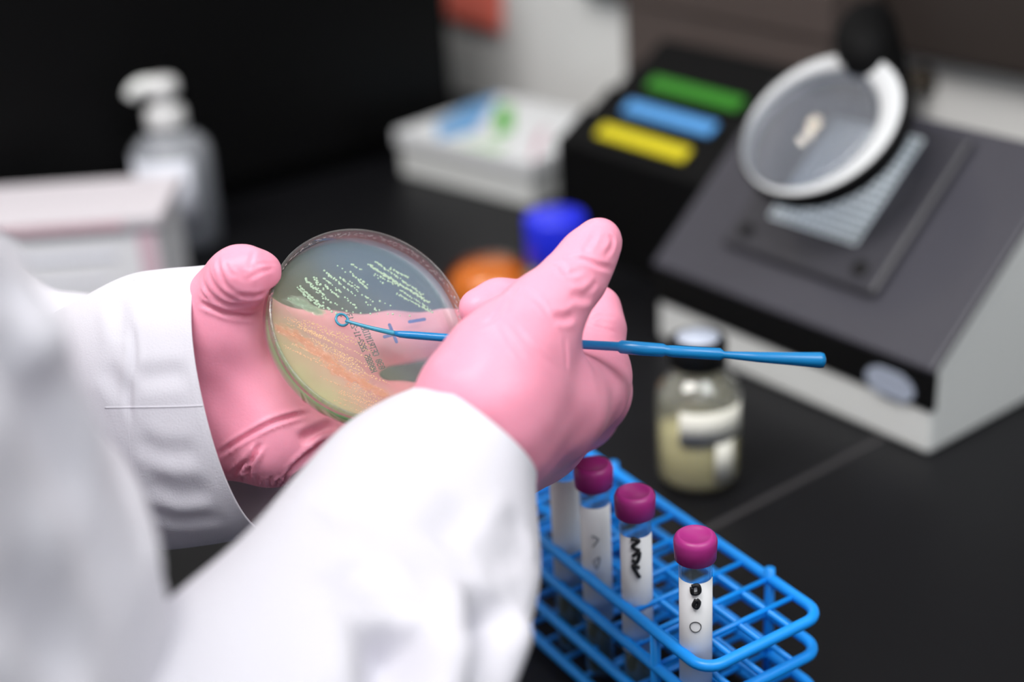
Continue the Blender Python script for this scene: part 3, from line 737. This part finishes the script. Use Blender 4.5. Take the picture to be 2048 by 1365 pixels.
def print_line(txt, start, end, h_px, name):
    a = dpx(*start, -HD); b = dpx(*end, -HD); d_ = (b - a); L_ = np.linalg.norm(d_); d_ /= L_
    up_ = np.array([d_[1], -d_[0], 0.0]) * 1.0          # mirrored: up lies to the other side
    mid = dpx((start[0] + end[0]) / 2, (start[1] + end[1]) / 2, -HD); 
    hh = h_px * .58 / FPX / 7; ww = L_ / (6 * len(txt)); pm2 = MB()
    for i, ch in enumerate(txt):
        rows = FONT[ch].split()
        for r_, rw in enumerate(rows):
            for c_, bit in enumerate(rw):
                if bit == '1':
                    q_ = a + d_ * ((6 * i + c_ + .5) * ww) + up_ * ((3 - r_) * hh * 1.0); s_ = .00025
                    pm2.add([(q_[0] + s_ * math.cos(k * math.pi / 3), q_[1] + s_ * math.sin(k * math.pi / 3), -HD - zz) for zz in (.0001, .0002) for k in range(6)], [list(range(6)), list(range(6, 12))[::-1]] + [[k, (k + 1) % 6, 6 + (k + 1) % 6, 6 + k] for k in range(6)])
    o = pm2.make(name, M_inkdot, t, False, False); return o
print_line('030 CETRIMIDE', (765, 738), (727, 652), 15, 'printed_name')
print_line('H088BS 2022-11-21 13', (749, 744), (697, 627), 14, 'printed_date')

# ------------------------------------------------------------------ inoculating loop
lt = DC + DN * (ZA + .0008)
ltip = onplane(684, 640, lt, DN); dl_ = proj(ltip)[2]
t = thing('inoculating_loop', 'blue plastic inoculating loop pinched in the gloved right hand', 'inoculating loop', ltip)
def hp(x, y): return P(x, y, dl_ - .004 + (x - 690) * (-.018 / 960) if x > 690 else dl_)
thr = np.linspace(0, 2 * math.pi, 40, endpoint=False)
build('loop', *tube([ltip + .0026 * (math.cos(a) * DX + math.sin(a) * DY) for a in thr], .00055, 10, True), M_loopthin, t)
path = [ltip + .0026 * ((hp(700, 645) - ltip) / np.linalg.norm(hp(700, 645) - ltip)), hp(740, 656), hp(790, 667.5)]
build('needle', *tube(smooth_path(path, 20), np.linspace(.0006, .0011, 20), 10), M_loopthin, t)
hx = [788, 800, 820, 905, 1000, 1140, 1236, 1242, 1285, 1326, 1332, 1345, 1440, 1448, 1520, 1640, 1648, 1652]
hy = [667, 669, 670.5, 677, 681, 688, 693.5, 694, 698, 701, 701.5, 703, 709, 710, 715, 720.5, 721, 721]
hr = [.0010, .0014, .0016, .0017, .0018, .0018, .0019, .0027, .0028, .0027, .0021, .0024, .0025, .0014, .0021, .0031, .0028, .0010]
build('handle', *tube([hp(a, b) for a, b in zip(hx, hy)], hr, 14), M_loop, t)

# ------------------------------------------------------------------ the person: body under the coat, coat, gloves
# pose points
RW = P(945, 868, .535)       # right wrist
LW = P(420, 790, .605)       # left wrist
def BR_(r_, v_, z_):         # body frame at the camera's own place: r to the person's right, v forward
    R_ = np.array([.593, -.805, 0]); return np.array([R_[0] * r_ + V[0] * v_, R_[1] * r_ + V[1] * v_, z_])
SR = BR_(-.33, .0, 1.30); SL_ = BR_(-.55, .0, 1.30); ER = P(-60, 1800, .37); EL = P(-170, 870, .66)
ARMS = [[(SR, .038), (ER, .028), (P(410, 1700, .392), .018), (P(672, 1285, .458), .014), (P(884, 973, .515), .013), (RW, .014)],
        [(SL_, .030), (EL, .022), (P(111, 857, .632), .020), (P(301, 824, .612), .022), (P(480, 800, .602), .016), (LW, .016)]]
chest = BR_(-.43, .02, 1.25); belly = BR_(-.43, .02, 1.02); hips = BR_(-.43, .0, .84); neck = BR_(-.43, .03, 1.45)

person = None
def body_sdf(X):
    d = cone_sdf(X, BR_(-.36, .0, 1.25), BR_(-.50, .0, 1.25), .06, .06)
    d = smin(d, cone_sdf(X, BR_(-.38, .0, .95), BR_(-.48, .0, .95), .065, .065), .06)
    d = smin(d, cone_sdf(X, BR_(-.40, .0, .95), BR_(-.40, .0, 1.25), .065, .065), .05)
    d = smin(d, cone_sdf(X, BR_(-.46, .0, .95), BR_(-.46, .0, 1.25), .065, .065), .05)
    d = smin(d, cone_sdf(X, BR_(-.43, .0, 1.30), neck, .05, .052), .04)
    for ch in ARMS: d = smin(d, chain_sdf(X, ch, .012), .02)
    return d
allp = np.array([SR, SL_, ER, EL, RW, LW, hips, neck])
lo = allp.min(0) - .12; hi = allp.max(0) + .12
lo[2] = min(.87, lo[2])
bv_, bf_ = nets(body_sdf, lo, hi, .008); bv_ = relax(bv_, bf_, 4)
person = build('person', bv_, bf_, M_skin)
tag(person, 'person in a white lab coat and pink gloves streaking the petri dish', 'person')

# coat sleeves as rings: (left px, right px, depth, near bulge px, near bulge depth)
def sleeve(name, rings, nth, nlen, parent, creases, inner=True, thick=.0012, seed=0, wob=.0012):
    R_ = np.array([[*P(*L_, d_ + dd_ / 2), *P(*Rr, d_ - dd_ / 2), *(P(CX + bp[0], CY + bp[1], d_ - bd) - P(CX, CY, d_))] for L_, Rr, d_, dd_, bp, bd in rings])
    k = len(R_); S = np.column_stack([smooth_path(np.column_stack([R_[:, 3 * a:3 * a + 3]]), nlen) for a in range(3)])
    th = np.linspace(0, 2 * math.pi, nth, endpoint=False)
    v = []
    for row_ in S:
        L_, Rr, bq = row_[:3], row_[3:6], row_[6:9]; c_ = (L_ + Rr) / 2; a_ = (Rr - L_) / 2
        ct = np.sign(np.cos(th)) * np.abs(np.cos(th)) ** .9; st = np.sign(np.sin(th)) * np.abs(np.sin(th)) ** .9
        v.append(c_ + ct[:, None] * a_ + st[:, None] * bq)
    v = np.array(v).reshape(-1, 3)
    i, j = np.meshgrid(np.arange(nlen - 1), np.arange(nth), indexing='ij'); i = i.ravel(); j = j.ravel(); j2 = (j + 1) % nth
    f = np.stack([i * nth + j, i * nth + j2, (i + 1) * nth + j2, (i + 1) * nth + j], 1)
    n = normals(v, f)
    c = v.reshape(nlen, nth, 3).mean(1)
    out_ = (n * (v - np.repeat(c, nth, 0))).sum(1).mean()
    if out_ < 0: f = f[:, ::-1]; n = -n
    r2 = np.random.default_rng(seed)
    ph = r2.uniform(0, 6.28, 6); fr_ = r2.uniform(20, 60, (6, 3))
    w_ = sum(np.sin(v @ fr_[q] + ph[q]) for q in range(6)) / 6
    rowi = np.repeat(np.arange(nlen), nth); am = np.clip(rowi / 8., 0, 1)
    v = v + n * (w_ * wob * am)[:, None]
    bv = bvh_of(v, f)
    for cpath, dep, wid, rdg in creases:
        n = normals(v, f); v = crease(v, n, bv, cpath, dep, wid, rdg)
    v = relax(v, f, 5, .5)
    o = build(name, v, f, M_coat, parent)
    md = o.modifiers.new('cloth', 'SOLIDIFY'); md.thickness = thick; md.offset = -1
    return o, v, f, nth

# torso of the coat
coat_front = [(-420, 90), (-260, 210), (-110, 330), (0, 440), (60, 560), (100, 680), (170, 800), (250, 920), (300, 1020), (318, 1100), (322, 1180)]
def torso():
    cr_, cv_ = -.43, .0
    R2 = np.array([.593, -.805, 0])
    zs, fv = [], []
    for x, y in coat_front:
        p = P(x, y, .47); az = (p[:2] / np.linalg.norm(p[:2])); dr = az @ R2[:2]; dvv = az @ V[:2]
        a_ = .19
        # tangent from the origin to an ellipse centred (cr_, cv_) with half axes a_ (r) and b (v): (dr*cv - dv*cr)^2 = (dv a)^2 + (dr b)^2
        cross = (dr * cv_ - dvv * cr_); b2 = (cross ** 2 - (dvv * a_) ** 2) / dr ** 2
        zs.append(p[2]); fv.append(math.sqrt(max(b2, .05 ** 2)))
    return zs, fv
zs, fv = torso()
order = np.argsort(zs); zs = np.array(zs)[order]; fv = np.array(fv)[order]
NTH, NZ = 220, 150
zz_ = np.linspace(.80, 1.44, NZ)
def torso_rings():
  v_ = []
  for z_ in zz_:
      b_f = np.interp(z_, zs, fv)
      if z_ < zs[0]: b_f = fv[0] + (zs[0] - z_) * .06
      a_ = .19; sh = np.clip((z_ - 1.34) / .10, 0, 1); a_ *= (1 - .65 * sh ** 1.6); b_f *= (1 - .5 * sh ** 1.6)
      for i in range(NTH):
          th = 2 * math.pi * i / NTH; c_, s_ = math.cos(th), math.sin(th)
          bb = b_f if s_ > 0 else min(b_f, .13)
          fold = .0022 * math.sin(9 * th + 4 * z_) + .0014 * math.sin(17 * th - 7 * z_)
          v_.append(BR_(-.43 + (a_ + fold) * c_, (bb + fold) * s_, z_))
  return np.array(v_)
for it in range(16):
    v_ = torso_rings(); q_ = (v_ - CAM) @ M; pxy = np.stack([CX + FPX * q_[:, 0] / -q_[:, 2], CY - FPX * q_[:, 1] / -q_[:, 2]], 1)
    near = (q_[:, 2] < -.2)
    for x, y in coat_front:
        sel = np.where(near & (np.abs(pxy[:, 1] - y) < 14))[0]
        if not len(sel): continue
        k_ = sel[np.argmax(pxy[sel, 0])]; err = x - pxy[k_, 0]
        fv = fv + .4 * err * -q_[k_, 2] / FPX * np.exp(-((zs - v_[k_, 2]) / .022) ** 2)
    fv = np.clip(fv, .06, .3)
i, j = np.meshgrid(np.arange(NZ - 1), np.arange(NTH), indexing='ij'); i = i.ravel(); j = j.ravel(); j2 = (j + 1) % NTH
f_ = np.stack([i * NTH + j, i * NTH + j2, (i + 1) * NTH + j2, (i + 1) * NTH + j], 1)
n_ = normals(v_, f_)
if ((v_ - v_.mean(0)) * n_).sum(1).mean() < 0: f_ = f_[:, ::-1]; n_ = -n_
bv = bvh_of(v_, f_)
for cpath, dep, wid, rdg in (([(0, 640), (60, 760), (130, 900), (180, 1040)], .006, .012, .5), ([(10, 1120), (70, 1220), (130, 1320), (170, 1380)], .007, .010, .6),
                             ([(225, 900), (265, 1020), (285, 1130)], .003, .006, .6), ([(0, 575), (60, 590)], .006, .008, .6)):
    v_ = crease(v_, normals(v_, f_), bv, cpath, dep, wid, rdg)
coat = build('lab_coat', v_, f_, M_coat, person)
md = coat.modifiers.new('cloth', 'SOLIDIFY'); md.thickness = .0016; md.offset = -1

right_rings = [((832, 774), (1066, 962), .532, .010, (38, -42), .034), ((770, 800), (1072, 1020), .522, .012, (22, -26), .036), ((690, 852), (1079, 1095), .507, .010, (8, -8), .040), ((598, 948), (1078, 1160), .488, .0, (0, 0), .044),
               ((490, 1066), (1060, 1240), .465, -.01, (0, 0), .048), ((340, 1196), (1005, 1375), .438, -.015, (0, 0), .050), ((170, 1352), (920, 1600), .405, -.02, (0, 0), .052), ((20, 1500), (800, 1900), .37, -.02, (-40, 20), .052), ((-330, 1480), (240, 2120), .37, -.0, (-60, 30), .05), ((-500, 1100), (-100, 1700), .38, -.0, (-60, 30), .05)]
cr_r = [([(785, 1240), (790, 1290), (794, 1345), (796, 1420)], .017, .0092, .25), ([(985, 1180), (990, 1250), (985, 1320), (975, 1400)], .013, .0085, .3), ([(690, 1120), (725, 1165), (765, 1232)], .0025, .008, .5), ([(640, 1040), (700, 1020), (780, 1030)], .002, .010, .4),
        ([(880, 1090), (900, 1060), (950, 1000)], .0014, .007, .5), ([(960, 1150), (1010, 1090), (1050, 1030)], .0016, .0055, .6), ([(985, 1210), (1030, 1140), (1062, 1090)], .0014, .005, .6), ([(990, 1280), (1025, 1220), (1055, 1180)], .0012, .005, .6), ([(820, 1240), (800, 1215), (810, 1190)], .002, .007, .5)]
sr, svr, sfr, _ = sleeve('sleeve', right_rings, 260, 260, coat, cr_r, seed=3)
sr['label'] = 'right sleeve, nearest the camera'
left_rings = [((424, 528), (548, 1062), .600, .0, (-38, 12), .040), ((392, 531), (500, 1075), .602, .0, (-40, 10), .042), ((340, 536), (430, 1089), .606, .0, (-50, 0), .046), ((268, 550), (335, 1098), .612, .0, (-40, 0), .048), ((170, 602), (235, 1090), .622, .0, (-30, 0), .050),
              ((92, 645), (130, 1070), .632, 0, (-20, 0), .05), ((0, 690), (20, 1040), .64, 0, (-10, 0), .05), ((-120, 720), (-130, 1020), .65, 0, (0, 0), .05)]
cr_l = [([(232, 590), (240, 640), (246, 690)], 0.0011, .004, .5), ([(262, 640), (268, 720), (256, 790), (262, 850)], .0010, .0016, .5), ([(205, 730), (235, 770), (262, 800)], 0.0009, .004, .6), ([(268, 760), (320, 752), (380, 748)], .0012, .004, .5), ([(268, 880), (330, 905), (400, 900)], 0.0009, .004, .6), ([(290, 960), (350, 985), (430, 980)], 0.0011, .005, .6), ([(300, 1020), (360, 1040), (450, 1030)], 0.0009, .004, .6)]
slv, svl, sfl, _ = sleeve('sleeve', left_rings, 240, 170, coat, cr_l, seed=5, wob=.0010)
slv['label'] = 'left sleeve with folded cuff'
# far upper arm
up_rings = [((235, 615), (150, 1040), .655, 0, (0, 0), .04), ((180, 588), (110, 1020), .662, 0, (0, 0), .05), ((90, 574), (20, 980), .670, 0, (0, 0), .055), ((-20, 500), (-150, 900), .68, 0, (0, 0), .058), ((-100, 400), (-330, 800), .69, 0, (0, 0), .06), ((-250, 150), (-620, 500), .70, 0, (0, 0), .06)]
sl3, _, _, _ = sleeve('upper_sleeve', up_rings, 120, 60, coat, [], seed=7)
# cuff hem band and seam on the left sleeve
def on_surface(v, f, path, r_, lift, name, m, parent, n=60):
    bv = bvh_of(v, f); pts = []
    for x, y, _ in smooth_path([(*p_, 0) for p_ in path], n):
        h = bv.ray_cast(Vector(CAM), Vector(ray(x, y)).normalized())
        if h[0] is not None: pts.append(np.array(h[0]) + np.array(h[1]) * lift * (1 if h[1].dot(Vector(ray(x, y))) < 0 else -1))
    return build(name, *tube(pts, r_, 8), m, parent)
on_surface(svl, sfl, [(405, 812), (350, 814), (290, 815), (210, 816)], .0004, -.0001, 'seam', M_coat, slv)
on_surface(svl, sfl, [(268, 560), (266, 680), (258, 790), (258, 880), (272, 980), (300, 1085)], .0003, -.0002, 'hem_stitching', M_coat, slv)

# ------------------------------------------------------------------ gloves
def hand(name, fn, pts, h, creases, parent, label, sm=3, wob=.0003):
    pts = np.array(pts); lo = pts.min(0) - .034; hi = pts.max(0) + .034
    v, f = nets(fn, lo, hi, h); v = relax(v, f, sm)
    n = normals(v, f); q = v * 1.0
    w_ = (np.sin(q @ np.array([310, 170, 240]) + 1) + np.sin(q @ np.array([-190, 330, 210]) + 2) + np.sin(q @ np.array([140, -260, 380]))) / 3
    v = v + n * (w_ * wob)[:, None]
    bv = bvh_of(v, f)
    for cpath, dep, wid, rdg in creases:
        v = crease(v, normals(v, f), bv, cpath, dep * .62, wid * .9, rdg)
    v = relax(v, f, 1, .25)
    o = build(name, v, f, M_glove, parent); o['label'] = label
    return o, v, f
def mkpts(L): return [(P(x, y, d_), r_) for x, y, d_, r_ in L]
# left hand: palm behind the dish, thumb on its rim
LP = dict(
    palm=[mkpts([(395, 650, .606, .018), (520, 690, .606, .0165), (650, 690, .612, .0140)]), mkpts([(395, 730, .604, .018), (530, 740, .602, .0165), (680, 735, .612, .0135)]), mkpts([(395, 800, .600, .018), (540, 800, .596, .0165), (690, 800, .606, .0135)]),
          mkpts([(410, 880, .600, .016), (540, 885, .592, .0170), (665, 868, .594, .0140)])],
    thenar=mkpts([(400, 730, .600, .020), (440, 660, .590, .0185), (452, 600, .580, .0150)]),
    fingers=[mkpts([(650, 690, .612, .0125), (780, 676, .616, .0105), (890, 668, .624, .0098), (965, 655, .628, .0085)]), mkpts([(680, 710, .614, .0125), (800, 680, .628, .0098), (900, 682, .641, .0092), (960, 700, .638, .0085)]),
             mkpts([(690, 815, .606, .0120), (800, 812, .618, .0100), (890, 810, .626, .0090), (950, 800, .628, .0080)]), mkpts([(665, 868, .594, .0120), (770, 865, .602, .0092), (850, 850, .612, .0082), (900, 830, .616, .0075)])],
    thumb=mkpts([(440, 640, .588, .0150), (452, 590, .580, .0122), (476, 553, .572, .0112), (505, 551, .571, .0102), (523, 549, .573, .0078)]))
def behind_dish(ch, gap):      # the palm and fingers lie against the underside of the dish, not through it
    out_ = []
    for p_, r_ in ch:
        s_ = (p_ - DC).dot(DN) + HD + r_ + gap; w_ = (p_ - CAM) / np.linalg.norm(p_ - CAM)
        out_.append((p_ + w_ * max(0, s_ / -w_.dot(DN)), r_))
    return out_
LP['palm'] = [behind_dish(c_, .0068) for c_ in LP['palm']]; LP['fingers'] = [behind_dish(c_, .0006) for c_ in LP['fingers']]; LP['thenar'] = behind_dish(LP['thenar'], .004)
def dish_sdf(X):
    q_ = X - DC; z_ = q_ @ DN; r_ = np.linalg.norm(q_ - z_[..., None] * DN, axis=-1)
    return np.maximum(r_ - RD - .0011, np.maximum(z_ - .0011, -HD - .0011 - z_))
def left_sdf(X):
    d = chain_sdf(X, LP['palm'][0], .008)
    for c_ in LP['palm'][1:]: d = smin(d, chain_sdf(X, c_, .008), .012)
    d = smin(d, chain_sdf(X, LP['thenar'], .008), .014)
    th = chain_sdf(X, LP['thumb'], .006)
    res = smin(d, th, .007)
    for c_ in LP['fingers']: res = np.minimum(res, smin(d, chain_sdf(X, c_, .005), .007))
    return np.maximum(res, -dish_sdf(X))
def z6(L): return [(380 + .1318 * x, 470 + .1318 * y) for x, y in L]
def z7(L): return [(400 + .2344 * x, 780 + .2344 * y) for x, y in L]
cl = [(z6([(430, 330), (430, 450), (480, 620), (560, 770), (690, 890)]), .0010, .0011, .8), (z6([(300, 480), (310, 640), (430, 820), (600, 950), (760, 1020)]), .0010, .0011, .8), (z6([(190, 600), (230, 780), (400, 970), (640, 1060), (1000, 1065)]), .0012, .0012, .8),
      (z6([(140, 820), (260, 960), (450, 1040)]), .0009, .0009, .8), (z6([(150, 740), (230, 880), (380, 980)]), .0006, .0008, .8), (z6([(135, 1020), (300, 1090), (560, 1190), (860, 1230), (1060, 1220)]), .0019, .0013, .6),
      (z6([(740, 500), (760, 600), (800, 720)]), .0006, .0011, .8), (z6([(960, 240), (940, 340), (900, 480), (930, 520)]), .0009, .0010, .8), (z6([(850, 700), (1000, 600), (1150, 540), (1320, 490)]), .0007, .0010, .8), (z6([(1000, 430), (1150, 440), (1320, 430)]), .0006, .0008, .7),
      (z6([(520, 400), (600, 560), (700, 640)]), .0006, .0009, .8), (z6([(700, 900), (850, 930), (1000, 930), (1150, 880)]), .0013, .0013, .6),
      (z7([(135, 575), (250, 490), (350, 425), (600, 290), (800, 225), (950, 200)]), .0014, .0012, .6), (z7([(260, 750), (420, 590), (540, 440)]), .0012, .0012, .7), (z7([(400, 790), (420, 660), (460, 560), (490, 500)]), .0018, .0012, .7),
      (z7([(830, 440), (1000, 360), (1170, 280)]), .0016, .0026, .5), (z7([(740, 720), (900, 580), (1000, 500), (1130, 390)]), .0018, .0016, .6), (z7([(700, 860), (735, 740), (800, 670)]), .0012, .0010, .7),
      (z7([(330, 800), (360, 740), (390, 690)]), .0008, .0008, .8), (z7([(490, 830), (485, 770), (490, 730)]), .0009, .0008, .8), (z7([(545, 840), (540, 770)]), .0009, .0008, .8), (z7([(610, 850), (600, 780), (605, 740)]), .0010, .0009, .8), (z7([(650, 850), (660, 790), (700, 740)]), .0009, .0008, .8)]
cl = cl[:12] + [(a_, b_ * 1.7, c_, d_) for a_, b_, c_, d_ in cl[12:]]
allL = [p_[0] for c_ in LP['palm'] + LP['fingers'] + [LP['thenar'], LP['thumb']] for p_ in c_]
gl_, lv_, lf_ = hand('glove', left_sdf, allL, .0010, cl, person, 'pink glove on the left hand, palm up under the dish')

# right hand: fist seen from the thumb side, thumb up across the handle
RP = dict(
    palm=[mkpts([(955, 880, .545, .020), (1060, 800, .572, .0185), (1185, 745, .600, .0150)]), mkpts([(975, 905, .550, .021), (1080, 845, .580, .0180), (1190, 790, .612, .0150)]), mkpts([(985, 925, .560, .018), (1080, 880, .594, .0160), (1170, 830, .628, .0140)]),
          mkpts([(985, 925, .570, .015), (1060, 890, .608, .0145), (1140, 850, .644, .0125)]),
          mkpts([(980, 858, .532, .020), (1100, 815, .560, .0205), (1180, 785, .588, .0150)])],
    thenar=mkpts([(945, 872, .530, .0215), (968, 800, .528, .0215), (1010, 720, .534, .0195), (1065, 650, .545, .0150)]),
    thumb=mkpts([(1040, 690, .540, .0160), (1100, 610, .548, .0135), (1150, 555, .556, .0118), (1178, 510, .560, .0098), (1198, 482, .564, .0092)]),
    fingers=[mkpts([(1185, 745, .600, .0145), (1196, 660, .606, .0110), (1190, 622, .612, .0105), (1080, 600, .610, .0092), (1000, 604, .602, .0092), (960, 618, .597, .0090)]),
             mkpts([(1190, 790, .612, .0140), (1195, 690, .630, .0105), (1170, 640, .634, .0100), (1060, 660, .628, .0090), (1010, 690, .620, .0082)]),
             mkpts([(1170, 830, .628, .0130), (1185, 740, .650, .0100), (1150, 700, .652, .0095), (1060, 720, .640, .0085), (1020, 750, .630, .0080)]),
             mkpts([(1140, 850, .644, .0120), (1150, 780, .664, .0090), (1110, 750, .662, .0085), (1050, 770, .648, .0078), (1020, 795, .636, .0072)])])
def right_sdf(X):
    d = chain_sdf(X, RP['palm'][0], .008)
    for c_ in RP['palm'][1:]: d = smin(d, chain_sdf(X, c_, .008), .010)
    d = smin(d, chain_sdf(X, RP['thenar'], .010), .024)
    th = chain_sdf(X, RP['thumb'], .006)
    res = smin(d, th, .008)
    for c_ in RP['fingers']: res = np.minimum(res, smin(d, chain_sdf(X, c_, .005), .006))
    return np.maximum(res, -dish_sdf(X))
def z5(L): return [(1080 + .2052 * x, 420 + .2052 * y) for x, y in L]
def z2(L): return [(780 + .4248 * x, 400 + .4248 * y) for x, y in L]
cr2 = [(z5([(230, 470), (430, 490), (560, 540), (640, 560), (735, 580)]), .0012, .0013, .7), (z5([(540, 190), (500, 300), (445, 370), (470, 440)]), .0009, .0014, .7), (z5([(660, 240), (710, 290), (690, 380), (620, 460)]), .0009, .0013, .7),
       (z5([(120, 510), (210, 545), (260, 620), (420, 590)]), .0010, .0014, .7), (z5([(290, 820), (400, 850), (520, 830)]), .0014, .0022, .7), (z5([(120, 1040), (230, 1060), (350, 1020)]), .0013, .0020, .7), (z5([(560, 690), (500, 760), (430, 790)]), .0008, .0014, .7),
       (z5([(480, 1050), (600, 1030), (760, 1050)]), .0005, .0010, .7), (z5([(430, 1110), (600, 1160), (780, 1200)]), .0004, .0010, .7),
       (z2([(550, 560), (620, 640), (700, 720), (780, 800)]), .0006, .0016, .7), (z2([(520, 570), (580, 680), (640, 760)]), .0005, .0014, .7), (z2([(340, 605), (470, 570), (540, 480), (600, 400)]), .0010, .0014, .6), (z2([(620, 420), (700, 480), (760, 560)]), .0006, .0015, .7), (z2([(820, 650), (830, 740), (830, 800)]), .0008, .0016, .6)]
allR = [p_[0] for c_ in RP['palm'] + RP['fingers'] + [RP['thenar'], RP['thumb']] for p_ in c_]
gr_, rv_, rf_ = hand('glove', right_sdf, allR, .0010, cr2, person, 'pink glove on the right hand, thumb raised over the loop handle')
